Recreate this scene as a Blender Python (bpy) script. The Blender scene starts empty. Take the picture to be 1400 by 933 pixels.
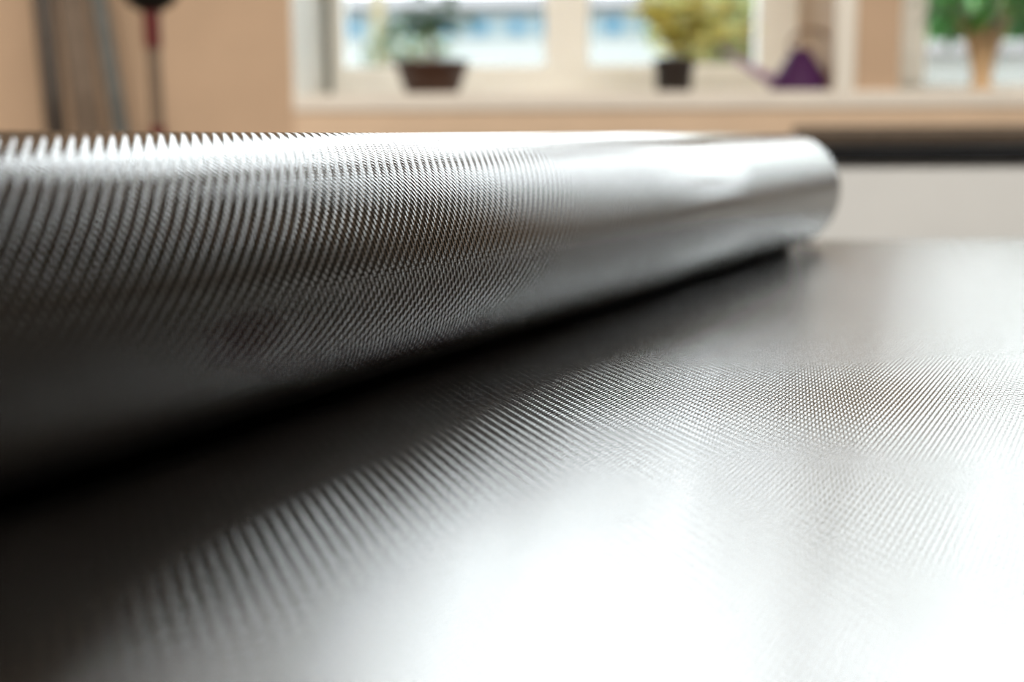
import bpy, bmesh, math, random
import numpy as np
from mathutils import Vector, Matrix

random.seed(7)
S = bpy.context.scene
COL = S.collection
R = math.radians

# ------------------------------------------------------------------ camera
TABLE_Z = 0.85
EYE = Vector((0.0, 0.0, TABLE_Z + 0.1165))
F_PX = 1750.0
PITCH, YAW, ROLL = 8.98, 1.5, 0.35          # degrees: down, to the left, anticlockwise scene
cam_data = bpy.data.cameras.new('camera')
cam = bpy.data.objects.new('camera', cam_data)
COL.objects.link(cam)
cam_data.sensor_width = 36.0
cam_data.lens = 36.0 * F_PX / 1400.0
cam_data.clip_start = 0.01
cam_data.clip_end = 300
ROT = Matrix.Rotation(R(YAW), 3, 'Z') @ Matrix.Rotation(R(90 - PITCH), 3, 'X') @ Matrix.Rotation(R(-ROLL), 3, 'Z')
cam.matrix_world = Matrix.Translation(EYE) @ ROT.to_4x4()
cam_data.dof.use_dof = True
cam_data.dof.focus_distance = 0.585
cam_data.dof.aperture_fstop = 4.3
cam_data.dof.aperture_blades = 0
S.camera = cam

# ------------------------------------------------------------------ daylight and exposure
SKY = 8.8
world = bpy.data.worlds.new('overcast_sky')
S.world = world
world.use_nodes = True
wn = world.node_tree.nodes
wl = world.node_tree.links
wn.clear()
w_out = wn.new('ShaderNodeOutputWorld')
w_bg = wn.new('ShaderNodeBackground')
w_tc = wn.new('ShaderNodeTexCoord')
w_sep = wn.new('ShaderNodeSeparateXYZ')
w_map = wn.new('ShaderNodeMapRange')
w_map.inputs['From Min'].default_value = 0.0
w_map.inputs['From Max'].default_value = 1.0
w_map.inputs['To Min'].default_value = 0.40 * SKY
w_map.inputs['To Max'].default_value = 1.70 * SKY
w_bg.inputs['Color'].default_value = (0.93, 0.97, 1.0, 1)
wl.new(w_tc.outputs['Generated'], w_sep.inputs[0])
wl.new(w_sep.outputs['Z'], w_map.inputs['Value'])
wl.new(w_map.outputs['Result'], w_bg.inputs['Strength'])
wl.new(w_bg.outputs[0], w_out.inputs[0])

S.view_settings.view_transform = 'Standard'
S.view_settings.look = 'None'
S.view_settings.gamma = 1.0
S.view_settings.use_curve_mapping = False
S.view_settings.exposure = 0.0
S.cycles.max_bounces = 12
S.cycles.diffuse_bounces = 6
S.cycles.glossy_bounces = 5
S.cycles.transparent_max_bounces = 12
S.cycles.caustics_reflective = False
S.cycles.caustics_refractive = False
S.cycles.sample_clamp_indirect = 12.0
S.cycles.blur_glossy = 0.0


def portal(x0, x1, z0, z1, y):
    d = bpy.data.lights.new('window_portal', 'AREA')
    d.shape = 'RECTANGLE'
    d.size, d.size_y = x1 - x0, z1 - z0
    d.cycles.is_portal = True
    o = bpy.data.objects.new('window_portal', d)
    COL.objects.link(o)
    o.location = ((x0 + x1) / 2, y, (z0 + z1) / 2)
    o.rotation_euler = (R(-90), 0, 0)


FILL_W = 108.0


def fill_lamp(x, y, z):
    d = bpy.data.lights.new('fill_light', 'AREA')
    d.shape = 'RECTANGLE'
    d.size, d.size_y = 1.2, 0.28
    d.energy = FILL_W
    d.color = (1.0, 0.87, 0.72)
    o = bpy.data.objects.new('fill_light', d)
    COL.objects.link(o)
    o.location = (x, y, z)


# ------------------------------------------------------------------ pixel -> place helpers
def ray(px, py):
    return (ROT @ Vector(((px - 700) / F_PX, (466.5 - py) / F_PX, -1))).normalized()


def at_y(px, py, y):
    d = ray(px, py)
    return EYE + d * ((y - EYE.y) / d.y)


# ------------------------------------------------------------------ materials
def material(name, color, rough=0.6, spec=0.5, metal=0.0, noise=0.0, scale=20.0, bump=0.0):
    m = bpy.data.materials.new(name)
    m.use_nodes = True
    nt = m.node_tree
    b = nt.nodes['Principled BSDF']
    b.inputs['Base Color'].default_value = (*color, 1)
    b.inputs['Roughness'].default_value = rough
    b.inputs['Specular IOR Level'].default_value = spec
    b.inputs['Metallic'].default_value = metal
    if noise or bump:
        tc = nt.nodes.new('ShaderNodeTexCoord')
        n = nt.nodes.new('ShaderNodeTexNoise')
        n.inputs['Scale'].default_value = scale
        n.inputs['Detail'].default_value = 4
        nt.links.new(tc.outputs['Object'], n.inputs['Vector'])
        if noise:
            r = nt.nodes.new('ShaderNodeValToRGB')
            lo = tuple(c * (1 - noise) for c in color)
            hi = tuple(min(1, c * (1 + noise)) for c in color)
            r.color_ramp.elements[0].position = 0.3
            r.color_ramp.elements[1].position = 0.7
            r.color_ramp.elements[0].color = (*lo, 1)
            r.color_ramp.elements[1].color = (*hi, 1)
            nt.links.new(n.outputs['Fac'], r.inputs[0])
            nt.links.new(r.outputs[0], b.inputs['Base Color'])
        if bump:
            bp = nt.nodes.new('ShaderNodeBump')
            bp.inputs['Strength'].default_value = bump
            bp.inputs['Distance'].default_value = 0.002
            nt.links.new(n.outputs['Fac'], bp.inputs['Height'])
            nt.links.new(bp.outputs[0], b.inputs['Normal'])
    return m


M = {
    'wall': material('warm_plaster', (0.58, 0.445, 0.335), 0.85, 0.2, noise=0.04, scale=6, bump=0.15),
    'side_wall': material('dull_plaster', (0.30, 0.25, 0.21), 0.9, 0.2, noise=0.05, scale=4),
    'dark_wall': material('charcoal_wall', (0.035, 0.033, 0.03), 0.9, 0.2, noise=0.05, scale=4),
    'fill_lamp_case': material('white_fill_lamp_case', (0.7, 0.7, 0.68), 0.5, 0.4),
    'ceiling': material('ceiling_paint', (0.12, 0.115, 0.11), 0.9, 0.2, noise=0.03, scale=4),
    'floor': material('grey_screed', (0.20, 0.19, 0.18), 0.6, 0.3, noise=0.15, scale=5),
    'sill': material('white_stone', (0.86, 0.86, 0.84), 0.4, 0.4, noise=0.03, scale=14),
    'glow_strip': material('pale_tan_glow_strip', (0.74, 0.60, 0.47), 0.6, 0.3, noise=0.04, scale=8),
    'frame': material('white_frame_paint', (0.88, 0.90, 0.88), 0.4, 0.4, noise=0.02, scale=9),
    'edge_strip': material('grey_green_strip', (0.13, 0.16, 0.14), 0.7, 0.3, noise=0.1, scale=30),
    'table': material('pale_laminate', (0.58, 0.60, 0.62), 0.45, 0.4, noise=0.03, scale=8),
    'steel': material('grey_powder_coat', (0.22, 0.23, 0.24), 0.45, 0.5, noise=0.05, scale=30),
    'bench': material('light_grey_panel', (0.60, 0.66, 0.72), 0.5, 0.4, noise=0.03, scale=6),
    'black_top': material('black_laminate', (0.006, 0.007, 0.009), 0.8, 0.1, noise=0.2, scale=40),
    'core': material('brown_card', (0.34, 0.22, 0.12), 0.8, 0.2, noise=0.12, scale=50),
    'thread': material('pale_glass_thread', (0.75, 0.75, 0.73), 0.35, 0.6, noise=0.05, scale=90),
    'tube': material('brown_grey_tube_coat', (0.11, 0.092, 0.078), 0.7, 0.2, noise=0.2, scale=60),
    'bowl': material('brown_glazed_clay', (0.050, 0.022, 0.013), 0.4, 0.5, noise=0.25, scale=25),
    'dark_pot': material('black_brown_clay', (0.017, 0.010, 0.008), 0.5, 0.4, noise=0.25, scale=30),
    'vase': material('sand_ceramic', (0.62, 0.44, 0.27), 0.45, 0.4, noise=0.08, scale=18),
    'soil': material('potting_soil', (0.035, 0.022, 0.014), 0.95, 0.1, noise=0.4, scale=90),
    'purple': material('purple_plastic', (0.055, 0.010, 0.080), 0.6, 0.3, noise=0.1, scale=15),
    'lilac': material('lilac_plastic', (0.30, 0.20, 0.34), 0.35, 0.5, noise=0.08, scale=15),
    'handle': material('brown_plastic', (0.20, 0.13, 0.10), 0.4, 0.5, noise=0.08, scale=15),
    'bark': material('plant_stem', (0.23, 0.14, 0.07), 0.8, 0.2, noise=0.25, scale=60),
    'dark_bar': material('dark_bronze_bar', (0.030, 0.022, 0.018), 0.4, 0.5, noise=0.15, scale=25),
    'grey_bar': material('grey_brown_bar', (0.20, 0.16, 0.13), 0.4, 0.5, noise=0.1, scale=25),
    'blue_bar': material('blue_grey_bar', (0.15, 0.17, 0.18), 0.35, 0.5, noise=0.1, scale=25),
    'pole': material('taupe_pole', (0.17, 0.13, 0.10), 0.4, 0.5, noise=0.1, scale=25),
    'red': material('dark_red_sleeve', (0.11, 0.012, 0.014), 0.45, 0.5, noise=0.1, scale=40),
    'black': material('black_rubber', (0.006, 0.006, 0.006), 0.6, 0.4, noise=0.2, scale=40),
    'facade': material('pale_render', (0.24, 0.255, 0.25), 0.8, 0.2, noise=0.04, scale=0.6),
    'facade_band': material('pale_blue_band', (0.165, 0.215, 0.23), 0.7, 0.3, noise=0.05, scale=0.8),
    'blue_glass': material('blue_shutter', (0.012, 0.11, 0.185), 0.35, 0.5, noise=0.08, scale=2),
    'roof': material('grey_roof', (0.22, 0.22, 0.23), 0.7, 0.3, noise=0.1, scale=2),
    'yard': material('yard_paving', (0.16, 0.16, 0.15), 0.85, 0.2, noise=0.12, scale=1),
    'yellow': material('ochre_post_paint', (0.16, 0.13, 0.06), 0.5, 0.4, noise=0.1, scale=5),
    'brick': material('red_brick_render', (0.16, 0.055, 0.03), 0.8, 0.2, noise=0.15, scale=3),
}


def leaf_material(name, c1, c2, trans=0.45):
    m = bpy.data.materials.new(name)
    m.use_nodes = True
    nt = m.node_tree
    b = nt.nodes['Principled BSDF']
    oi = nt.nodes.new('ShaderNodeObjectInfo')
    tc = nt.nodes.new('ShaderNodeTexCoord')
    n = nt.nodes.new('ShaderNodeTexNoise')
    n.inputs['Scale'].default_value = 3.0
    ad = nt.nodes.new('ShaderNodeMath')
    ad.operation = 'ADD'
    mr = nt.nodes.new('ShaderNodeMath')
    mr.operation = 'MULTIPLY'
    mr.inputs[1].default_value = 0.5
    rp = nt.nodes.new('ShaderNodeValToRGB')
    rp.color_ramp.elements[0].position = 0.25
    rp.color_ramp.elements[1].position = 0.75
    rp.color_ramp.elements[0].color = (*c1, 1)
    rp.color_ramp.elements[1].color = (*c2, 1)
    nt.links.new(tc.outputs['Object'], n.inputs['Vector'])
    nt.links.new(n.outputs['Fac'], ad.inputs[0])
    nt.links.new(oi.outputs['Random'], ad.inputs[1])
    nt.links.new(ad.outputs[0], mr.inputs[0])
    nt.links.new(mr.outputs[0], rp.inputs[0])
    nt.links.new(rp.outputs[0], b.inputs['Base Color'])
    b.inputs['Roughness'].default_value = 0.5
    t = nt.nodes.new('ShaderNodeBsdfTranslucent')
    nt.links.new(rp.outputs[0], t.inputs['Color'])
    mx = nt.nodes.new('ShaderNodeMixShader')
    mx.inputs[0].default_value = trans
    nt.links.new(b.outputs[0], mx.inputs[1])
    nt.links.new(t.outputs[0], mx.inputs[2])
    nt.links.new(mx.outputs[0], nt.nodes['Material Output'].inputs[0])
    return m


M['leaf_dark'] = leaf_material('deep_green_leaf', (0.012, 0.085, 0.010), (0.040, 0.19, 0.025), 0.35)
M['leaf_yellow'] = leaf_material('yellow_green_leaf', (0.66, 0.70, 0.34), (0.92, 0.80, 0.36), 0.78)
M['leaf_mid'] = leaf_material('mid_green_leaf', (0.03, 0.13, 0.02), (0.11, 0.29, 0.05))
M['leaf_out'] = leaf_material('garden_leaf', (0.03, 0.13, 0.03), (0.09, 0.25, 0.05), 0.4)
M['leaf_muted'] = leaf_material('muted_garden_leaf', (0.05, 0.08, 0.045), (0.09, 0.13, 0.06), 0.3)
M['leaf_pale'] = leaf_material('pale_garden_leaf', (0.20, 0.24, 0.10), (0.42, 0.34, 0.08), 0.4)


def glass_material():
    m = bpy.data.materials.new('window_glass')
    m.use_nodes = True
    nt = m.node_tree
    nt.nodes.remove(nt.nodes['Principled BSDF'])
    tr = nt.nodes.new('ShaderNodeBsdfTransparent')
    tr.inputs['Color'].default_value = (0.97, 0.985, 0.98, 1)
    gl = nt.nodes.new('ShaderNodeBsdfGlossy')
    gl.inputs['Roughness'].default_value = 0.02
    fr = nt.nodes.new('ShaderNodeFresnel')
    fr.inputs['IOR'].default_value = 1.45
    mx = nt.nodes.new('ShaderNodeMixShader')
    nt.links.new(fr.outputs[0], mx.inputs[0])
    nt.links.new(tr.outputs[0], mx.inputs[1])
    nt.links.new(gl.outputs[0], mx.inputs[2])
    nt.links.new(mx.outputs[0], nt.nodes['Material Output'].inputs[0])
    return m


M['glass'] = glass_material()

# 2/1 twill carbon cloth: one face shows floats along the cloth, the other face floats along the roll ---------
PITCH_T = 0.0021                     # tow pitch
H_DOME, H_LONG, H_SHORT, H_SUNK = 0.00006, 0.00016, 0.00006, 0.00014


def carbon_material():
    """Woven black tows. UV is in metres: U along the roll, V along the cloth. Which tow lies on top
    is worked out per cell; its fibre direction steers the highlight and its swell the normal."""
    m = bpy.data.materials.new('woven_carbon')
    m.use_nodes = True
    nt = m.node_tree
    L = nt.links.new

    def val(v):
        return v

    def math_(op, a, b=None, c=None):
        n = nt.nodes.new('ShaderNodeMath')
        n.operation = op
        for k, x in enumerate((a, b, c)):
            if x is None:
                continue
            if isinstance(x, (int, float)):
                n.inputs[k].default_value = x
            else:
                L(x, n.inputs[k])
        return n.outputs[0]

    uv = nt.nodes.new('ShaderNodeUVMap')
    uv.uv_map = 'cloth'
    sp = nt.nodes.new('ShaderNodeSeparateXYZ')
    L(uv.outputs[0], sp.inputs[0])
    us = math_('DIVIDE', sp.outputs['X'], PITCH_T)
    vs = math_('DIVIDE', sp.outputs['Y'], PITCH_T)
    fu, fv = math_('FRACT', us), math_('FRACT', vs)
    fc = nt.nodes.new('ShaderNodeAttribute')
    fc.attribute_name = 'face'                      # 0: long floats run along V, 1: along U
    face = math_('GREATER_THAN', fc.outputs['Fac'], 0.5)
    k = math_('FLOORED_MODULO', math_('ADD', math_('ADD', math_('FLOOR', us), math_('FLOOR', vs)), 0.5), 3.0)
    long_ = math_('GREATER_THAN', k, 1.0)           # long float on top of this cell
    second = math_('GREATER_THAN', k, 2.0)          # far half of that float

    def pick(f, x0, x1):
        n = nt.nodes.new('ShaderNodeMix')
        n.data_type = 'FLOAT'
        L(f, n.inputs['Factor'])
        for key, x in (('A', x0), ('B', x1)):
            if isinstance(x, (int, float)):
                n.inputs[key].default_value = x
            else:
                L(x, n.inputs[key])
        return n.outputs['Result']
    # p runs along the long floats, q across them
    fp, fq = pick(face, fv, fu), pick(face, fu, fv)
    s_long = math_('SUBTRACT', math_('MULTIPLY', math_('ADD', fp, second), 0.5), 0.5)
    arch_l = math_('MULTIPLY', math_('SINE', math_('MULTIPLY', s_long, math.pi)), -math.pi * H_LONG / (2 * PITCH_T))
    dome_l = math_('MULTIPLY', math_('SUBTRACT', fq, 0.5), pick(face, -8 * H_DOME / PITCH_T, -18 * H_DOME / PITCH_T))
    arch_s = math_('MULTIPLY', math_('SINE', math_('MULTIPLY', math_('SUBTRACT', fq, 0.5), math.pi)), -math.pi * H_SHORT / PITCH_T)
    dome_s = math_('MULTIPLY', math_('SUBTRACT', fp, 0.5), -8 * H_DOME / PITCH_T)
    slope_p = pick(long_, dome_s, arch_l)
    slope_q = pick(long_, arch_s, dome_l)
    su = pick(face, slope_q, slope_p)
    sv = pick(face, slope_p, slope_q)
    # 1 where the tow on top runs along U
    par = pick(face, math_('SUBTRACT', 1.0, long_), long_)
    at = nt.nodes.new('ShaderNodeAttribute')
    at.attribute_name = 'relief'                    # 1 where the mesh itself carries the weave
    flat = math_('SUBTRACT', 1.0, at.outputs['Fac'])
    su = math_('MULTIPLY', su, flat)
    sv = math_('MULTIPLY', sv, flat)
    ln = math_('SQRT', math_('ADD', math_('ADD', math_('MULTIPLY', su, su), math_('MULTIPLY', sv, sv)), 1.0))
    nx = math_('ADD', math_('MULTIPLY', math_('DIVIDE', su, ln), -0.5), 0.5)
    ny = math_('ADD', math_('MULTIPLY', math_('DIVIDE', sv, ln), -0.5), 0.5)
    nz = math_('ADD', math_('DIVIDE', 0.5, ln), 0.5)
    cb = nt.nodes.new('ShaderNodeCombineXYZ')
    L(nx, cb.inputs[0])
    L(ny, cb.inputs[1])
    L(nz, cb.inputs[2])
    nm = nt.nodes.new('ShaderNodeNormalMap')
    nm.space = 'TANGENT'
    nm.uv_map = 'cloth'
    L(cb.outputs[0], nm.inputs['Color'])
    tg = nt.nodes.new('ShaderNodeTangent')
    tg.direction_type = 'UV_MAP'
    tg.uv_map = 'cloth'
    # fine filament streaks
    no = nt.nodes.new('ShaderNodeTexNoise')
    no.inputs['Scale'].default_value = 900
    no.inputs['Detail'].default_value = 2
    L(uv.outputs[0], no.inputs['Vector'])
    ro = nt.nodes.new('ShaderNodeMapRange')
    ro.inputs['To Min'].default_value = 0.05
    ro.inputs['To Max'].default_value = 0.08
    L(no.outputs['Fac'], ro.inputs['Value'])
    p = nt.nodes['Principled BSDF']
    p.inputs['Base Color'].default_value = (0.004, 0.0038, 0.0036, 1)
    p.inputs['IOR'].default_value = 3.1
    L(ro.outputs['Result'], p.inputs['Roughness'])
    p.inputs['Anisotropic'].default_value = 0.25
    L(math_('MULTIPLY', par, 0.25), p.inputs['Anisotropic Rotation'])
    L(tg.outputs[0], p.inputs['Tangent'])
    L(nm.outputs[0], p.inputs['Normal'])
    # filaments also scatter light in a fan square to the tow
    fan = nt.nodes.new('ShaderNodeBsdfAnisotropic')
    fan.inputs['Color'].default_value = (0.42, 0.42, 0.43, 1)
    fan.inputs['Roughness'].default_value = 0.38
    fan.inputs['Anisotropy'].default_value = 0.9
    L(math_('MULTIPLY', par, 0.25), fan.inputs['Rotation'])
    L(tg.outputs[0], fan.inputs['Tangent'])
    L(nm.outputs[0], fan.inputs['Normal'])
    mx = nt.nodes.new('ShaderNodeMixShader')
    L(pick(face, 0.02, 0.045), mx.inputs[0])
    L(p.outputs[0], mx.inputs[1])
    L(fan.outputs[0], mx.inputs[2])
    L(mx.outputs[0], nt.nodes['Material Output'].inputs[0])
    return m


M['carbon'] = carbon_material()


# ------------------------------------------------------------------ mesh helpers
def link(name, bm, mat, parent=None, smooth=False):
    me = bpy.data.meshes.new(name)
    bmesh.ops.recalc_face_normals(bm, faces=bm.faces[:])
    bm.to_mesh(me)
    bm.free()
    if smooth:
        for p in me.polygons:
            p.use_smooth = True
    me.materials.append(M[mat] if isinstance(mat, str) else mat)
    o = bpy.data.objects.new(name, me)
    COL.objects.link(o)
    if parent:
        o.parent = parent
    return o


def tag(o, label=None, cat=None, group=None, kind=None):
    if label:
        o['label'] = label
    if cat:
        o['category'] = cat
    if group:
        o['group'] = group
    if kind:
        o['kind'] = kind
    return o


def thing(name, loc, label, cat, group=None, rz=0.0):
    o = bpy.data.objects.new(name, None)
    o.empty_display_size = 0.05
    COL.objects.link(o)
    o.location = loc
    o.rotation_euler = (0, 0, rz)
    return tag(o, label, cat, group)


def box(bm, x0, x1, y0, y1, z0, z1, bev=0.0):
    t = bmesh.new()
    bmesh.ops.create_cube(t, size=1.0)
    for v in t.verts:
        v.co = Vector((x0 + (v.co.x + .5) * (x1 - x0), y0 + (v.co.y + .5) * (y1 - y0), z0 + (v.co.z + .5) * (z1 - z0)))
    if bev:
        bmesh.ops.bevel(t, geom=t.edges[:] + t.verts[:], offset=bev, segments=2, affect='EDGES', profile=0.5)
    merge(bm, t)


def merge(bm, t):
    me = bpy.data.meshes.new('tmp')
    t.to_mesh(me)
    t.free()
    bm.from_mesh(me)
    bpy.data.meshes.remove(me)


def boxo(name, mat, parent, *dims, bev=0.0):
    bm = bmesh.new()
    box(bm, *dims, bev=bev)
    return link(name, bm, mat, parent)


def lathe(bm, prof, n=40, origin=(0, 0, 0), sx=1.0, sy=1.0):
    """revolve (radius, z) points; zero radius closes"""
    ox, oy, oz = origin
    rings = []
    for r, z in prof:
        if r < 1e-6:
            rings.append([bm.verts.new((ox, oy, oz + z))])
        else:
            rings.append([bm.verts.new((ox + sx * r * math.cos(2 * math.pi * k / n), oy + sy * r * math.sin(2 * math.pi * k / n), oz + z)) for k in range(n)])
    for A, B in zip(rings, rings[1:]):
        for k in range(n):
            k2 = (k + 1) % n
            if len(A) == 1 and len(B) == 1:
                continue
            if len(A) == 1:
                bm.faces.new((A[0], B[k], B[k2]))
            elif len(B) == 1:
                bm.faces.new((A[k], A[k2], B[0]))
            else:
                bm.faces.new((A[k], A[k2], B[k2], B[k]))


def tube(bm, pts, radii, n=14, cap=True):
    pts = [Vector(p) for p in pts]
    if isinstance(radii, (int, float)):
        radii = [radii] * len(pts)
    rings = []
    up = Vector((0, 0, 1))
    for i, p in enumerate(pts):
        d = (pts[min(i + 1, len(pts) - 1)] - pts[max(i - 1, 0)]).normalized()
        s = d.cross(up)
        if s.length < 1e-3:
            s = d.cross(Vector((1, 0, 0)))
        s.normalize()
        t = s.cross(d).normalized()
        rings.append([bm.verts.new(p + (s * math.cos(2 * math.pi * k / n) + t * math.sin(2 * math.pi * k / n)) * radii[i]) for k in range(n)])
    for A, B in zip(rings, rings[1:]):
        for k in range(n):
            bm.faces.new((A[k], A[(k + 1) % n], B[(k + 1) % n], B[k]))
    if cap:
        bm.faces.new(rings[0])
        bm.faces.new(rings[-1][::-1])


# ------------------------------------------------------------------ room shell
WALL_Y, WALL_T = 3.0, 0.50
OUT_Y = WALL_Y + WALL_T
X_L, X_R, Y_B, CEIL = -3.2, 3.08, -3.6, 4.10
SILL_TOP = at_y(700, 127, 2.985).z
SILL_BOT = at_y(700, 151, 2.985).z
WIN_TOP = 3.75
WIN2_TOP = 3.75
W1L, W1R = at_y(400, 100, WALL_Y).x, at_y(1140, 100, WALL_Y).x
W2L = at_y(1230, 100, WALL_Y).x
W2R = W2L + 1.95


def structure(name, mat, boxes, bev=0.0):
    bm = bmesh.new()
    for b in boxes:
        box(bm, *b, bev=bev)
    return tag(link(name, bm, mat), kind='structure')


structure('floor', 'floor', [(X_L, X_R, Y_B, OUT_Y, -0.1, 0)])
structure('ceiling', 'ceiling', [(X_L, X_R, Y_B, OUT_Y, CEIL, CEIL + 0.1)])
structure('wall_front', 'wall', [
    (X_L, X_R, WALL_Y, OUT_Y, 0, SILL_BOT),
    (X_L, W1L, WALL_Y, OUT_Y, SILL_BOT, SILL_TOP), (W2R, X_R, WALL_Y, OUT_Y, SILL_BOT, SILL_TOP),
    (X_L, X_R, WALL_Y, OUT_Y, WIN_TOP, CEIL),
    (X_L, W1L, WALL_Y, OUT_Y, SILL_TOP, WIN_TOP),
    (W1R, W2L, WALL_Y, OUT_Y, SILL_TOP, WIN_TOP),
    (W2R, X_R, WALL_Y, OUT_Y, SILL_TOP, WIN_TOP)])
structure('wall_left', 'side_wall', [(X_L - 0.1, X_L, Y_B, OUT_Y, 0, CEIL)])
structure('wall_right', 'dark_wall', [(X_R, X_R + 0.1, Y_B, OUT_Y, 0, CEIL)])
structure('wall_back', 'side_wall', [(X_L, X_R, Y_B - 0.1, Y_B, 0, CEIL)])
structure('baseboard_front', 'frame', [(X_L, X_R, WALL_Y - 0.018, WALL_Y, 0, 0.09)], bev=0.004)
# window ledge running below all the windows
structure('trim_1', 'sill', [(W1L, W2R, WALL_Y - 0.015, OUT_Y - 0.075, SILL_BOT, SILL_TOP + 0.0005)], bev=0.004)
# pale corner strip beside the first window
sx0, sx1 = at_y(1141, 60, WALL_Y).x, at_y(1169, 60, WALL_Y).x
structure('trim_2', 'frame', [(sx0, sx1, WALL_Y - 0.012, WALL_Y, SILL_TOP + 0.001, WIN_TOP)], bev=0.003)


structure('trim_4', 'glow_strip', [(W1L, W2R, WALL_Y - 0.008, WALL_Y, SILL_BOT - 0.09, SILL_BOT - 0.0005)])  # added strip; the glow below the ledge is put into its pale colour
structure('trim_3', 'frame', [(W1L, W1L + 0.006, WALL_Y, OUT_Y - 0.09, SILL_TOP + 0.001, WIN_TOP)])


def window(idx, x0, x1, lights, rail_top, top, tz, edge_strip=False):
    """fixed frame with glazed lights; 'lights' lists the glazed (xa, xb) spans"""
    root = thing('window_%d' % idx, ((x0 + x1) / 2, OUT_Y - 0.04, SILL_TOP), None, None)
    root['kind'] = 'structure'
    inv = -Vector(root.location)
    ya, yb = OUT_Y - 0.075, OUT_Y - 0.005
    ox, oy, oz = root.location

    def part(name, mat, a, b, c, d, e, f, bev=0.004):
        return boxo(name, mat, root, a - ox, b - ox, c - oy, d - oy, e - oz, f - oz, bev=bev)
    part('bottom_rail', 'frame', x0, x1, ya, yb, SILL_TOP - 0.0, rail_top)
    part('top_rail', 'frame', x0, x1, ya, yb, top - 0.09, top)
    edges = [x0] + [e for l in lights for e in l] + [x1]
    for k in range(0, len(edges), 2):
        part('stile', 'frame', edges[k], edges[k + 1], ya, yb, rail_top, top - 0.09)
    for xa, xb in lights:
        part('transom', 'frame', xa, xb, ya + 0.01, yb - 0.01, tz - 0.03, tz + 0.03)
        part('pane', 'glass', xa, xb, ya + 0.034, ya + 0.038, rail_top, tz - 0.03, bev=0)
        part('pane', 'glass', xa, xb, ya + 0.034, ya + 0.038, tz + 0.03, top - 0.09, bev=0)
    if edge_strip:
        part('edge_strip', 'edge_strip', x0 + 0.009, x0 + 0.022, ya - 0.012, ya, SILL_TOP + 0.001, top, bev=0.002)  # narrow grey-green strip up the left edge of the frame
    return root


RAIL = at_y(620, 90, OUT_Y - 0.07).z
gx = lambda px: at_y(px, 60, OUT_Y - 0.07).x
window(1, W1L, W1R, [(gx(470), gx(745)), (gx(805), gx(1036))], RAIL, WIN_TOP, 3.0, edge_strip=True)
window(2, W2L, W2R, [(gx(1266), gx(1266) + 0.46), (gx(1266) + 0.56, gx(1266) + 1.02), (gx(1266) + 1.12, W2R - 0.08)], at_y(1300, 116, OUT_Y - 0.07).z, WIN2_TOP, 3.0)
portal(W1L, W1R, SILL_TOP, WIN_TOP, OUT_Y + 0.02)
portal(W2L, W2R, SILL_TOP, WIN2_TOP, OUT_Y + 0.02)

for k, lx in enumerate((-2.2, -0.7, 0.8, 2.3)):  # unseen lamps added behind the camera to brighten the window wall
    bm = bmesh.new()
    box(bm, -0.63, 0.63, -0.17, 0.17, 0.0, 0.06, bev=0.006)
    o = link('added_ceiling_light', bm, 'fill_lamp_case')
    o.location = (lx, -1.0, CEIL - 0.06)
    tag(o, ('added fill lamp nearest the left wall', 'added fill lamp, second from the left wall', 'added fill lamp, second from the dark right wall', 'added fill lamp nearest the dark right wall')[k], 'lamp', 'added fill lamps in a row')
    fill_lamp(lx, -1.0, CEIL - 0.065)

# ------------------------------------------------------------------ cutting table
TA = R(YAW)                                  # the table stands square to the camera, not to the wall
tb = thing('cutting_table', (0, 0, 0), 'large pale cutting table under the unrolled black woven cloth', 'table', rz=TA)
TX0, TX1, TY0, TY1 = -1.05, 1.75, -0.55, 1.455
boxo('table_top', 'table', tb, TX0, TX1, TY0, TY1, TABLE_Z - 0.04, TABLE_Z - 0.0012, bev=0.003)
for lx in (TX0 + 0.08, TX1 - 0.14):
    for ly in (TY0 + 0.08, TY1 - 0.14):
        boxo('leg', 'steel', tb, lx, lx + 0.06, ly, ly + 0.06, 0, TABLE_Z - 0.10, bev=0.003)
boxo('rail', 'steel', tb, TX0 + 0.06, TX1 - 0.06, TY0 + 0.09, TY0 + 0.13, TABLE_Z - 0.10, TABLE_Z - 0.04, bev=0.003)
boxo('rail', 'steel', tb, TX0 + 0.06, TX1 - 0.06, TY1 - 0.13, TY1 - 0.09, TABLE_Z - 0.10, TABLE_Z - 0.04, bev=0.003)

# ------------------------------------------------------------------ carbon cloth: a roll and the length drawn off it
RR = 0.06
AX = R(26.2)                                  # roll axis, right of the view direction
END = Vector((0.288, 1.364))
ROLL_LEN = 1.30
axis2 = Vector((math.sin(AX), math.cos(AX)))
nrm2 = Vector((math.cos(AX), -math.sin(AX)))
cl = thing('carbon_cloth', (END.x * math.cos(TA) - END.y * math.sin(TA), END.x * math.sin(TA) + END.y * math.cos(TA), TABLE_Z),
           'black woven carbon cloth, part rolled up, part spread glossy over the table', 'cloth', rz=TA - AX)
# local frame of the cloth: +Y along the roll (away from the camera), +X across towards the spread length; origin under the far end


def weave_height(u, v):
    """height of the face whose long floats run along V"""
    us, vs = u / PITCH_T, v / PITCH_T
    fq = us - np.floor(us)
    fp = vs - np.floor(vs)
    k = (np.floor(us) + np.floor(vs)) % 3
    s_long = (fp + (k > 1.5)) * 0.5 - 0.5
    dome = lambda x: H_DOME * (1 - 4 * (x - 0.5) ** 2)
    long_ = dome(fq) + H_LONG * np.cos(np.pi * s_long)
    short = dome(fp) + H_SHORT * np.cos(np.pi * (fq - 0.5)) - H_SUNK
    return np.where(k > 0.5, long_, short)


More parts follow.
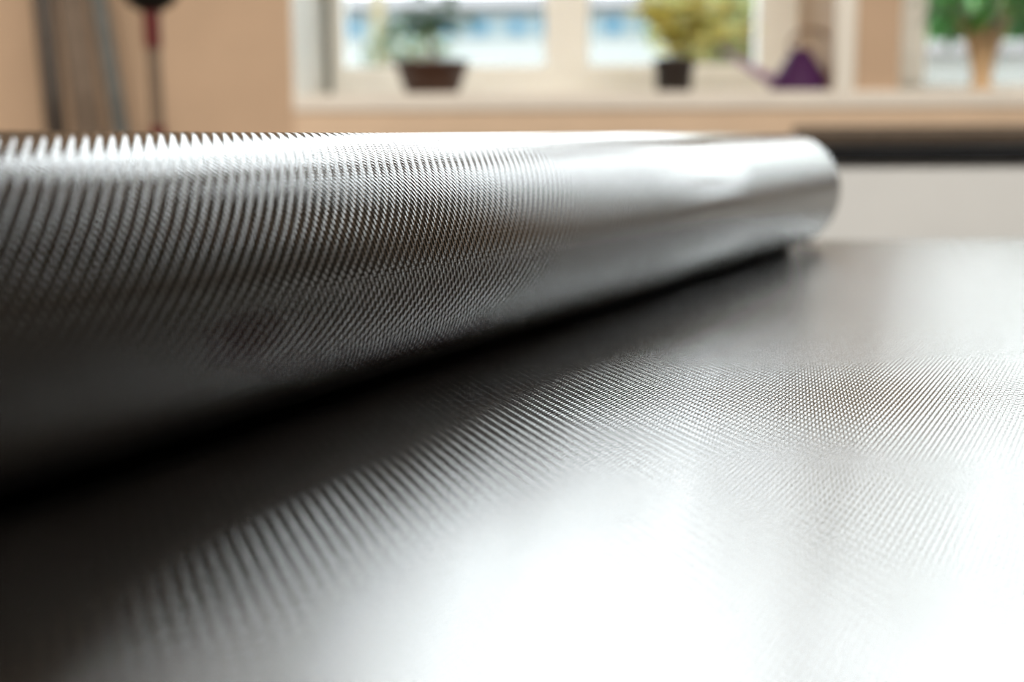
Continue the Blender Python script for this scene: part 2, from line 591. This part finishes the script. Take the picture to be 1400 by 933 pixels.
def grid_object(name, patches, parent, keep=None, face=0.0):
    """one mesh from grids given as (points (n, m, 3), UV in metres (n, m, 2), relief (n, m))"""
    P, UV, RL, Q, base = [], [], [], [], 0
    for p, uv, rl in patches:
        n, m = p.shape[:2]
        idx = np.arange(n * m).reshape(n, m) + base
        q = np.stack([idx[:-1, :-1], idx[1:, :-1], idx[1:, 1:], idx[:-1, 1:]], -1).reshape(-1, 4)
        if keep is not None:
            q = q[keep.reshape(-1)]
        P.append(p.reshape(-1, 3))
        UV.append(uv.reshape(-1, 2))
        RL.append(rl.reshape(-1))
        Q.append(q)
        base += n * m
    P, UV, RL, Q = (np.concatenate(x) for x in (P, UV, RL, Q))
    used, flat_q = np.unique(Q.reshape(-1), return_inverse=True)
    P, UV, RL = P[used], UV[used], RL[used]
    flat_q = flat_q.reshape(-1)
    nq = len(Q)
    me = bpy.data.meshes.new(name)
    me.vertices.add(len(P))
    me.vertices.foreach_set('co', P.reshape(-1).astype(np.float32))
    me.loops.add(flat_q.size)
    me.loops.foreach_set('vertex_index', flat_q.astype(np.int32))
    me.polygons.add(nq)
    me.polygons.foreach_set('loop_start', (np.arange(nq) * 4).astype(np.int32))
    me.update(calc_edges=True)
    me.polygons.foreach_set('use_smooth', np.ones(nq, dtype=bool))
    uvl = me.uv_layers.new(name='cloth')
    uvl.data.foreach_set('uv', UV[flat_q].reshape(-1).astype(np.float32))
    at = me.attributes.new('relief', 'FLOAT', 'POINT')
    at.data.foreach_set('value', RL.astype(np.float32))
    fa = me.attributes.new('face', 'FLOAT', 'POINT')
    fa.data.foreach_set('value', np.full(len(P), face, dtype=np.float32))
    me.materials.append(M['carbon'])
    me.validate()
    o = bpy.data.objects.new(name, me)
    COL.objects.link(o)
    o.parent = parent
    return o


def roll_patch(u0, u1, ang0, ang1, su, sa, relief):
    """piece of the roll between two distances from the far end and two angles (0 = facing +X, 90 = top)"""
    u = np.linspace(u0, u1, su)
    g = np.radians(np.linspace(ang0, ang1, sa))
    U, G = np.meshgrid(u, g, indexing='ij')
    V = (G + np.pi / 2) * RR
    RL = np.clip((U - NU0) / 0.25, 0, 1) * relief      # relief fades in away from the far end
    h = weave_height(U, V) * RL
    wob = 0.0005 * np.sin(U * 9.0 + 1.0) * np.sin(G * 2 + 0.6)
    rad = RR + h - (H_DOME + H_LONG) * RL * 0.6 + wob
    P = np.stack([rad * np.cos(G), -U, RR + rad * np.sin(G)], -1)
    return P, np.stack([U, V], -1), RL


# near, sharply seen part carries the weave in its mesh; the rest is the same weave too small to need it
NU0, NU1 = 0.30, 1.16
cells_u = int((NU1 - NU0) / PITCH_T)
NU1 = NU0 + cells_u * PITCH_T
arc = R(205) * RR
cells_v = int(arc / PITCH_T)
A0 = -82.0
A1 = A0 + math.degrees(cells_v * PITCH_T / RR)
grid_object('rolled_cloth', [
    roll_patch(NU0, NU1, A0, A1, cells_u * 5 + 1, cells_v * 4 + 1, 1.0),
    roll_patch(0.0, NU0, -90, 270, 60, 97, 0.0),
    roll_patch(NU1, ROLL_LEN, -90, 270, 40, 97, 0.0),
    roll_patch(NU0, NU1, A1, 360 + A0, 40, 50, 0.0)], cl)

# layers seen at the ends, and the card core inside
for y0, sg in ((0.0, -1), (-ROLL_LEN, 1)):
    bm = bmesh.new()
    N = 420
    inner, outer = [], []
    for k in range(N + 1):
        th = k / N * 2 * math.pi * 7
        r = 0.0407 + (RR - 0.0012 - 0.0407) * k / N
        yy = y0 - sg * (0.0015 - 0.0012 * math.sin(th * 0.9))
        inner.append(bm.verts.new((r * math.cos(th), yy, RR + r * math.sin(th))))
        outer.append(bm.verts.new((r * math.cos(th), y0 + sg * 0.03, RR + r * math.sin(th))))
    for k in range(N):
        bm.faces.new((inner[k], inner[k + 1], outer[k + 1], outer[k]))
    link('layer_edge', bm, 'black', cl)
bm = bmesh.new()
prof = [(0.038, -ROLL_LEN), (0.0405, -ROLL_LEN), (0.0405, 0.0), (0.038, 0.0), (0.038, -ROLL_LEN)]
lathe(bm, prof, 48)
bmesh.ops.transform(bm, matrix=Matrix.Translation((0, 0, RR)) @ Matrix.Rotation(R(-90), 4, 'X'), verts=bm.verts[:])
co = link('core_tube', bm, 'core', cl, smooth=False)

# the spread length, cut off at the table edges
inv = Matrix.Rotation(-(-AX), 3, 'Z')


def table_xy(X, Y):
    """cloth-local -> table-local"""
    c, s = math.cos(-AX), math.sin(-AX)
    return END.x + c * X - s * Y, END.y + s * X + c * Y


su, sv = 420, 420
u = np.linspace(-0.6, 2.3, su)
v = np.linspace(0.0, 2.4, sv)
U, V = np.meshgrid(u, v, indexing='ij')
Z = 0.0006 + 0.0005 * np.sin(U * 7 + V * 3) * np.sin(V * 8 + 0.5) * np.clip(V * 10, 0, 1)
Z = np.maximum(Z, 0.0001)
P = np.stack([V, -U, Z], -1)
tx, ty = table_xy(P[..., 0], P[..., 1])
m_ = 0.004
inside = (tx > TX0 + m_) & (tx < TX1 - m_) & (ty > TY0 + m_) & (ty < TY1 - m_) & (U < ROLL_LEN + 0.6)
keep = inside[:-1, :-1] | inside[1:, :-1] | inside[:-1, 1:] | inside[1:, 1:]
# pull overshooting vertices back onto the table edge so the cloth ends straight
cx = np.clip(tx, TX0 + m_, TX1 - m_)
cy = np.clip(ty, TY0 + m_, TY1 - m_)
c, s = math.cos(AX), math.sin(AX)
lx = c * (cx - END.x) - s * (cy - END.y)
ly = s * (cx - END.x) + c * (cy - END.y)
P[..., 0], P[..., 1] = lx, ly
UVs = np.stack([-ly, -lx], -1)
fl = grid_object('spread_cloth', [(P, UVs, np.zeros(U.shape))], cl, keep, 1.0)

# loose pale threads at the far end of the roll
for k, (dx, dy, l) in enumerate(((0.012, 0.004, 0.030), (0.020, 0.007, 0.024), (0.006, 0.009, 0.020))):
    bm = bmesh.new()
    pts = [(dx, dy - 0.004, 0.016), (dx + 0.004, dy, 0.010), (dx + 0.006 + 0.2 * l, dy + 0.004, 0.003), (dx + 0.006 + 0.6 * l, dy - 0.004, 0.0024), (dx + l, dy - 0.016, 0.0022)]
    tube(bm, pts, 0.0012, 8)
    th = link('loose_thread', bm, 'thread', cl, smooth=True)
    if k == 0:
        th['label'] = 'pale loose thread at roll end'

# ------------------------------------------------------------------ bench under the windows
BY0, BY1 = 2.2, WALL_Y - 0.02
BTOP = at_y(1250, 205, BY0).z
BTH = BTOP - at_y(1250, 220.5, BY0).z
bx0, bx1 = -0.35, 3.05
be = thing('workbench', ((bx0 + bx1) / 2, (BY0 + BY1) / 2, 0), 'light grey workbench with black worktop standing under the windows', 'workbench')
hx, hy = (bx1 - bx0) / 2, (BY1 - BY0) / 2
boxo('plinth', 'black', be, -hx + 0.02, hx - 0.02, -hy + 0.06, hy, 0, 0.10)
boxo('carcass', 'bench', be, -hx, hx, -hy + 0.022, hy, 0.10, BTOP - BTH)
wt = boxo('worktop', 'black_top', be, -hx - 0.01, hx + 0.01, -hy - 0.012, hy, BTOP - BTH, BTOP, bev=0.002)
wt['label'] = 'black worktop'
nd = 2
for k in range(nd):
    a = -hx + k * 2 * hx / nd + 0.002
    b = -hx + (k + 1) * 2 * hx / nd - 0.002
    d = boxo('panel', 'bench', be, a, b, -hy + 0.002, -hy + 0.022, 0.105, BTOP - BTH - 0.003, bev=0.0015)

bm = bmesh.new()
tr = 0.0225
tx0 = at_y(1085, 190, 2.72).x
prof = [(0, 0), (tr - 0.002, 0), (tr, 0.003), (tr, 1.9), (tr - 0.002, 1.903), (0, 1.903)]
lathe(bm, prof, 32)
bmesh.ops.transform(bm, matrix=Matrix.Rotation(R(90), 4, 'Y'), verts=bm.verts[:])
o = link('slim_tube', bm, 'tube', smooth=True)
o.location = (tx0, 2.72, BTOP + tr)
tag(o, 'slim brown-grey tube lying along the black worktop below the window ledge', 'tube')


# ------------------------------------------------------------------ plants on the ledge
def leaf_mesh(name, mat, L, W, curl=0.25, n=4):
    me = bpy.data.meshes.new(name)
    vs, fs = [], []
    for i in range(n + 1):
        t = i / n
        w = W * math.sin(math.pi * (0.06 + 0.92 * t) ** 0.8) * 0.5
        z = -curl * L * t * t
        vs += [(-w, t * L, z + 0.12 * w), (0, t * L, z), (w, t * L, z + 0.12 * w)]
    for i in range(n):
        a = i * 3
        fs += [(a, a + 1, a + 4, a + 3), (a + 1, a + 2, a + 5, a + 4)]
    me.from_pydata(vs, [], fs)
    for p in me.polygons:
        p.use_smooth = True
    me.materials.append(M[mat])
    return me


def add_leaf(parent, me, pos, direction, scale=1.0, name='leaf'):
    o = bpy.data.objects.new(name, me)
    d = Vector(direction).normalized()
    q = d.to_track_quat('Y', 'Z')
    o.rotation_mode = 'QUATERNION'
    o.rotation_quaternion = q
    o.location = pos
    o.scale = (scale,) * 3
    COL.objects.link(o)
    o.parent = parent
    return o


PX = 2.95 / F_PX      # metres per pixel on the ledge


def base_at(px, y=3.09):
    p = at_y(px, 128, y)
    return Vector((p.x, y, SILL_TOP + 0.0008))


# bonsai-like plant in a wide brown bowl
b0 = base_at(591)
t1 = thing('bonsai', b0, 'small bonsai with dark green leaves in a wide brown bowl', 'plant')
bm = bmesh.new()
lathe(bm, [(0, 0), (0.058, 0), (0.064, 0.006), (0.080, 0.050), (0.086, 0.066), (0.090, 0.070), (0.089, 0.078), (0.082, 0.079), (0.078, 0.072), (0.074, 0.062), (0, 0.062)], 44, sx=1.0, sy=0.72)
link('bowl', bm, 'bowl', t1, smooth=True)
bm = bmesh.new()
lathe(bm, [(0, 0.072), (0.04, 0.070), (0.0765, 0.064), (0.0765, 0.0625), (0, 0.0625)], 32, sy=0.72)
link('soil', bm, 'soil', t1, smooth=True)
bm = bmesh.new()
tube(bm, [(0.0, 0, 0.066), (0.004, 0.004, 0.10), (-0.008, 0, 0.13), (0.004, 0, 0.155), (0.0, 0, 0.20)], [0.009, 0.007, 0.006, 0.005, 0.003])
tube(bm, [(-0.006, 0, 0.125), (-0.04, 0.01, 0.15), (-0.085, 0.0, 0.155)], [0.005, 0.004, 0.002], 8)
tube(bm, [(0.0, 0, 0.14), (0.035, -0.01, 0.155), (0.075, 0.0, 0.165)], [0.005, 0.004, 0.002], 8)
link('trunk', bm, 'bark', t1, smooth=True)
lm = leaf_mesh('leaf', 'leaf_dark', 0.048, 0.032)
rnd = random.Random(3)
for cx, cz, rx, rz, n in ((-0.075, 0.150, 0.045, 0.018, 26), (0.030, 0.165, 0.060, 0.022, 52), (-0.005, 0.178, 0.04, 0.025, 26), (0.0, 0.215, 0.05, 0.03, 26)):
    for k in range(n):
        an = rnd.uniform(0, 2 * math.pi)
        r = rnd.random() ** 0.5
        pos = (cx + rx * r * math.cos(an), rx * 0.8 * r * math.sin(an), cz + rz * rnd.uniform(-0.8, 1.0))
        add_leaf(t1, lm, pos, (math.cos(an) + rnd.uniform(-.4, .4), math.sin(an) + rnd.uniform(-.4, .4), rnd.uniform(-0.2, 0.5)), rnd.uniform(0.6, 1.05))

# yellow-green bushy plant in a small dark pot
b0 = base_at(921)
t2 = thing('potted_shrub', b0, 'bushy yellow-green plant in a small dark pot, between bowl and watering can', 'plant')
bm = bmesh.new()
lathe(bm, [(0, 0), (0.038, 0), (0.041, 0.004), (0.046, 0.062), (0.048, 0.064), (0.048, 0.080), (0.044, 0.081), (0.042, 0.074), (0.041, 0.066), (0, 0.066)], 36)
link('pot', bm, 'dark_pot', t2, smooth=True)
bm = bmesh.new()
lathe(bm, [(0, 0.0705), (0.041, 0.069), (0.041, 0.0665), (0, 0.0665)], 28)
link('soil', bm, 'soil', t2, smooth=True)
lm = leaf_mesh('leaf', 'leaf_yellow', 0.066, 0.042)
bm = bmesh.new()
tips = []
rnd = random.Random(5)
for k in range(9):
    ex, ez = -0.08 + 0.25 * k / 8, rnd.uniform(0.13, 0.26)
    ey = rnd.uniform(-0.06, 0.06)
    pts = [(0.01 * math.cos(k), 0.01 * math.sin(k), 0.068), (ex * 0.45, ey * 0.5, 0.068 + (ez - 0.068) * 0.6), (ex, ey, ez)]
    tube(bm, pts, [0.0025, 0.002, 0.001], 6)
    tips.append(pts)
link('stem', bm, 'bark', t2, smooth=True)
for pts in tips:
    for k in range(26):
        t = rnd.uniform(0.25, 1.0)
        A, B = (pts[0], pts[1]) if t < 0.5 else (pts[1], pts[2])
        tt = (t % 0.5) * 2 if t < 1 else 1
        p = Vector(A).lerp(Vector(B), tt)
        an = rnd.uniform(0, 2 * math.pi)
        add_leaf(t2, lm, p + Vector((rnd.uniform(-.02, .02), rnd.uniform(-.02, .02), rnd.uniform(-.01, .02))),
                 (math.cos(an), math.sin(an), rnd.uniform(-0.3, 0.9)), rnd.uniform(0.6, 1.0))

# watering can
b0 = base_at(1093)
wc = thing('watering_can', b0, 'purple cone-shaped watering can with long spout on the window ledge', 'watering can')
bm = bmesh.new()
lathe(bm, [(0, 0), (0.068, 0), (0.072, 0.004), (0.070, 0.012), (0.052, 0.048), (0.034, 0.078), (0.022, 0.095), (0.015, 0.101), (0.012, 0.099), (0.016, 0.092), (0, 0.090)], 40)
link('body', bm, 'purple', wc, smooth=True)
bm = bmesh.new()
tube(bm, [(-0.050, 0, 0.022), (-0.090, 0, 0.042), (-0.135, 0, 0.068), (-0.178, 0, 0.098), (-0.190, 0, 0.105)], [0.016, 0.011, 0.008, 0.006, 0.0065], 16)
sp_ = link('spout', bm, 'lilac', wc, smooth=True)
sp_['label'] = 'pale lilac spout'
bm = bmesh.new()
hp = []
for k in range(13):
    a = R(165 - k * 195 / 12)
    hp.append((0.022 + 0.052 * math.cos(a), 0, 0.092 + 0.052 * math.sin(a) * (1.0 if math.sin(a) > 0 else 1.0)))
hp.append((0.064, 0, 0.045))
hp.append((0.052, 0, 0.038))
hp.insert(0, (-0.018, 0, 0.094))
tube(bm, hp, 0.0055, 12)
hd = link('handle', bm, 'handle', wc, smooth=True)
hd['label'] = 'brownish arched handle'

# tall sand vase with a green plant
b0 = base_at(1341, 3.08)
t3 = thing('vase_plant', b0, 'leafy green plant in a tall sand-coloured tapering vase', 'plant')
bm = bmesh.new()
lathe(bm, [(0, 0), (0.026, 0), (0.030, 0.004), (0.024, 0.014), (0.022, 0.03), (0.030, 0.075), (0.046, 0.125), (0.056, 0.150), (0.058, 0.156), (0.054, 0.157), (0.045, 0.128), (0, 0.120)], 36)
link('vase', bm, 'vase', t3, smooth=True)
bm = bmesh.new()
lathe(bm, [(0, 0.134), (0.0465, 0.132), (0.045, 0.129), (0, 0.129)], 28)
link('soil', bm, 'soil', t3, smooth=True)
lm = leaf_mesh('leaf', 'leaf_mid', 0.085, 0.040, curl=0.45)
rnd = random.Random(11)
bm = bmesh.new()
for k in range(46):
    an = rnd.uniform(0, 2 * math.pi)
    ln = rnd.uniform(0.03, 0.12)
    el = rnd.uniform(0.25, 1.3)
    p0 = Vector((0.02 * math.cos(an), 0.02 * math.sin(an), 0.133))
    p1 = p0 + Vector((math.cos(an) * math.cos(el), math.sin(an) * math.cos(el), math.sin(el))) * ln
    tube(bm, [p0, p1], [0.0016, 0.001], 5)
    add_leaf(t3, lm, p1, (math.cos(an), math.sin(an), rnd.uniform(-0.5, 0.7)), rnd.uniform(0.65, 1.05))
link('stem', bm, 'bark', t3)


# ------------------------------------------------------------------ bars and pole leaning at the left
def bar(name, mat, pa, pb, y0, y1, w, d, label, group=None):
    """flat bar from the floor up past the frame, leaning towards the wall; pa / pb: pixel x at y=187 and y=0"""
    lo, hi = at_y(pa, 187, y0), at_y(pb, 0, y1)
    up = hi - lo
    base = lo - up * (lo.z / up.z)
    top = lo + up * ((2.05 - lo.z) / up.z)
    bm = bmesh.new()
    L = (top - base).length
    box(bm, -w / 2, w / 2, -d / 2, d / 2, 0, L, bev=0.003)
    o = link(name, bm, mat)
    o.location = base + Vector((0, 0, 0.006))
    o.rotation_mode = 'QUATERNION'
    o.rotation_quaternion = up.to_track_quat('Z', 'Y')
    return tag(o, label, 'bar', group)


bar('metal_bar', 'dark_bar', 77, 58, 2.80, 2.843, 0.040, 0.030, 'dark bronze bar leaning on the wall, leftmost of the three bars')
bar('metal_bar', 'grey_bar', 122, 96, 2.80, 2.843, 0.052, 0.030, 'broad grey-brown bar leaning on the wall, middle of the three bars')
bar('metal_bar', 'blue_bar', 166, 134, 2.80, 2.843, 0.028, 0.028, 'slim blue-grey bar leaning on the wall, nearest to the knob-topped pole')

lo, hi = at_y(216, 187, 2.48), at_y(206, 5, 2.49)
up = hi - lo
base = lo - up * (lo.z / up.z)
pl = thing('knob_pole', base + Vector((0, 0, 0.002)), 'slim taupe pole with dark red sleeve and black round knob by the wall', 'pole')
pl.rotation_mode = 'QUATERNION'
pl.rotation_quaternion = up.to_track_quat('Z', 'Y')
L = (hi - base).length
r0 = 0.0132
red_lo = (at_y(210, 68, 2.486) - base).length
foot = (at_y(216, 176, 2.48) - base).length
bm = bmesh.new()
lathe(bm, [(0, 0.0), (r0, 0.0), (r0, L), (0, L)], 24)
link('shaft', bm, 'pole', pl, smooth=False)
bm = bmesh.new()
lathe(bm, [(r0, red_lo), (r0 + 0.003, red_lo + 0.002), (r0 + 0.004, L - 0.004), (r0, L)], 24)
link('sleeve', bm, 'red', pl)
bm = bmesh.new()
lathe(bm, [(r0, foot - 0.09), (r0 + 0.003, foot - 0.088), (r0 + 0.003, foot), (r0, foot + 0.002)], 24)
link('lower_sleeve', bm, 'red', pl)
bm = bmesh.new()
kr = 0.055
lathe(bm, [(kr * math.sin(math.pi * k / 16), L + 0.026 - kr * 0.8 * math.cos(math.pi * k / 16)) for k in range(17)], 32)
link('knob', bm, 'black', pl, smooth=True)
bm = bmesh.new()
lathe(bm, [(0, -0.001), (0.09, -0.001), (0.09, 0.008), (0.02, 0.02), (r0, 0.04), (r0, 0.05)], 32)
link('foot_plate', bm, 'black', pl)

# ------------------------------------------------------------------ outside
FY = 28.0
g = structure('ground', 'yard', [(-40, 60, OUT_Y + 0.4, 70, -1.2, -1.0)])
f0 = at_y(380, 12, FY)
f1 = at_y(1060, 12, FY)
bd = thing('office_building', ((f0.x + f1.x) / 2, FY, -1.0), 'pale low building with blue windows across the yard', 'building')
hw = (f1.x - f0.x) / 2 + 3
hr = hw
H = f0.z + 1.0
boxo('wall', 'facade', bd, -hw, hr, 0, 8, 0, H)
boxo('roof', 'roof', bd, -hw - 0.3, hr + 0.3, -0.4, 8.3, H, H + 0.25)
zb0, zb1 = at_y(600, 50, FY).z + 1.0, at_y(600, 24, FY).z + 1.0
boxo('band', 'facade_band', bd, -hw, hr, -0.06, 0, zb0, zb1)
k = 0
for px, w in ((455, 14), (481, 18), (560, 16), (612, 16), (655, 22), (707, 18), (748, 18), (790, 18), (838, 22), (885, 18), (930, 18), (975, 18)):
    p = at_y(px, 37, FY)
    ww = w * FY / F_PX / 2
    boxo('window', 'blue_glass', bd, p.x - bd.location.x - ww, p.x - bd.location.x + ww, -0.10, -0.06, zb0 + 0.04, zb1 - 0.04)


def crown(name, mat, center, rad, n, size, label, cat, stem_to=None, seed=1):
    root = thing(name, (center[0], center[1], -1.0), label, cat)
    rnd = random.Random(seed)
    vs, fs = [], []
    cz = center[2] + 1.0
    for _ in range(n):
        while True:
            p = Vector((rnd.uniform(-1, 1), rnd.uniform(-1, 1), rnd.uniform(-1, 1)))
            if 0.15 < p.length < 1:
                break
        p = Vector((p.x * rad[0], p.y * rad[1], p.z * rad[2] + cz))
        q = Matrix.Rotation(rnd.uniform(0, 6.28), 3, 'Z') @ Matrix.Rotation(rnd.uniform(-1.2, 1.2), 3, 'X')
        sz = size * rnd.uniform(0.6, 1.2)
        i = len(vs)
        for c in ((0, -1, 0), (0.45, 0, 0.08), (0, 1, 0), (-0.45, 0, 0.08)):
            vs.append(p + q @ (Vector(c) * sz))
        fs.append((i, i + 1, i + 2, i + 3))
    me = bpy.data.meshes.new('foliage')
    me.from_pydata(vs, [], fs)
    me.materials.append(M[mat])
    o = bpy.data.objects.new('foliage', me)
    COL.objects.link(o)
    o.parent = root
    o['kind'] = 'stuff'
    bm = bmesh.new()
    tube(bm, [(0, 0, 0), (0.05, 0, cz * 0.5), (0, 0, cz)], [0.14, 0.1, 0.05], 10)
    for k in range(5):
        a = k * 1.3
        tube(bm, [(0, 0, cz * 0.6), (rad[0] * 0.5 * math.cos(a), rad[1] * 0.5 * math.sin(a), cz + rad[2] * 0.2)], [0.06, 0.02], 6)
    link('trunk', bm, 'bark', root)
    return root


p = at_y(995, 30, 9.0)
crown('garden_tree', 'leaf_pale', (p.x, 9.0, p.z), (0.55, 0.5, 0.42), 900, 0.09, 'yellowish tree outside behind the small dark pot', 'tree', seed=2)
p = at_y(1385, 30, 8.0)
crown('garden_tree', 'leaf_out', (p.x + 0.1, 8.0, p.z), (0.75, 0.6, 0.7), 2200, 0.10, 'dark green tree outside the window behind the tall vase', 'tree', seed=4)
p = at_y(556, 40, 12.0)
crown('garden_bush', 'leaf_muted', (p.x, 12.0, p.z - 0.25), (0.45, 0.4, 0.35), 260, 0.08, 'small green tree in the yard behind the bonsai', 'tree', seed=6)
p = at_y(517, 20, 14.0)
bm = bmesh.new()
tube(bm, [(0, 0, 0), (0, 0, p.z + 1.0 + 0.6)], [0.07, 0.06], 12)
box(bm, -0.14, 0.14, -0.14, 0.14, 0, 0.03, bev=0.005)
o = link('yard_post', bm, 'yellow')
o.location = (p.x, 14.0, -1.0)
tag(o, 'thin ochre post standing in the yard behind the bonsai', 'post')

wx0, wx1 = at_y(1180, 60, 5.6).x, at_y(1180, 60, 5.6).x + 5.0
wz = at_y(1320, 57, 5.6).z
gw = thing('garden_wall', ((wx0 + wx1) / 2, 5.6, -1.0), 'low pale garden wall outside behind the tall vase, below the green tree', 'wall')
ww = (wx1 - wx0) / 2
boxo('masonry', 'facade', gw, -ww, ww, 0, 0.22, 0, wz + 1.0 - 0.05, bev=0.004)
boxo('coping', 'roof', gw, -ww - 0.02, ww + 0.02, -0.03, 0.25, wz + 1.0 - 0.05, wz + 1.0, bev=0.006)

# taller pale block further right, added to dim the sky mirrored in the cloth
B2Y = 22.0
tw = thing('added_block', (11.6, B2Y, -1.0), 'taller pale block added beyond the green tree to dim the mirrored sky', 'building')
boxo('wall', 'facade', tw, -5.4, 6.5, 0, 5.3, 0, 5.0)
boxo('roof', 'roof', tw, -5.6, 6.7, -0.3, 5.5, 5.0, 5.25)
for row in range(2):
    for c in range(6):
        x = -4.4 + c * 1.9
        f = boxo('window', 'frame', tw, x, x + 1.0, -0.05, 0, 1.1 + row * 2.0, 2.2 + row * 2.0)
        p_ = boxo('window_pane', 'blue_glass', f, x + 0.07, x + 0.93, -0.07, -0.05, 1.17 + row * 2.0, 2.13 + row * 2.0)
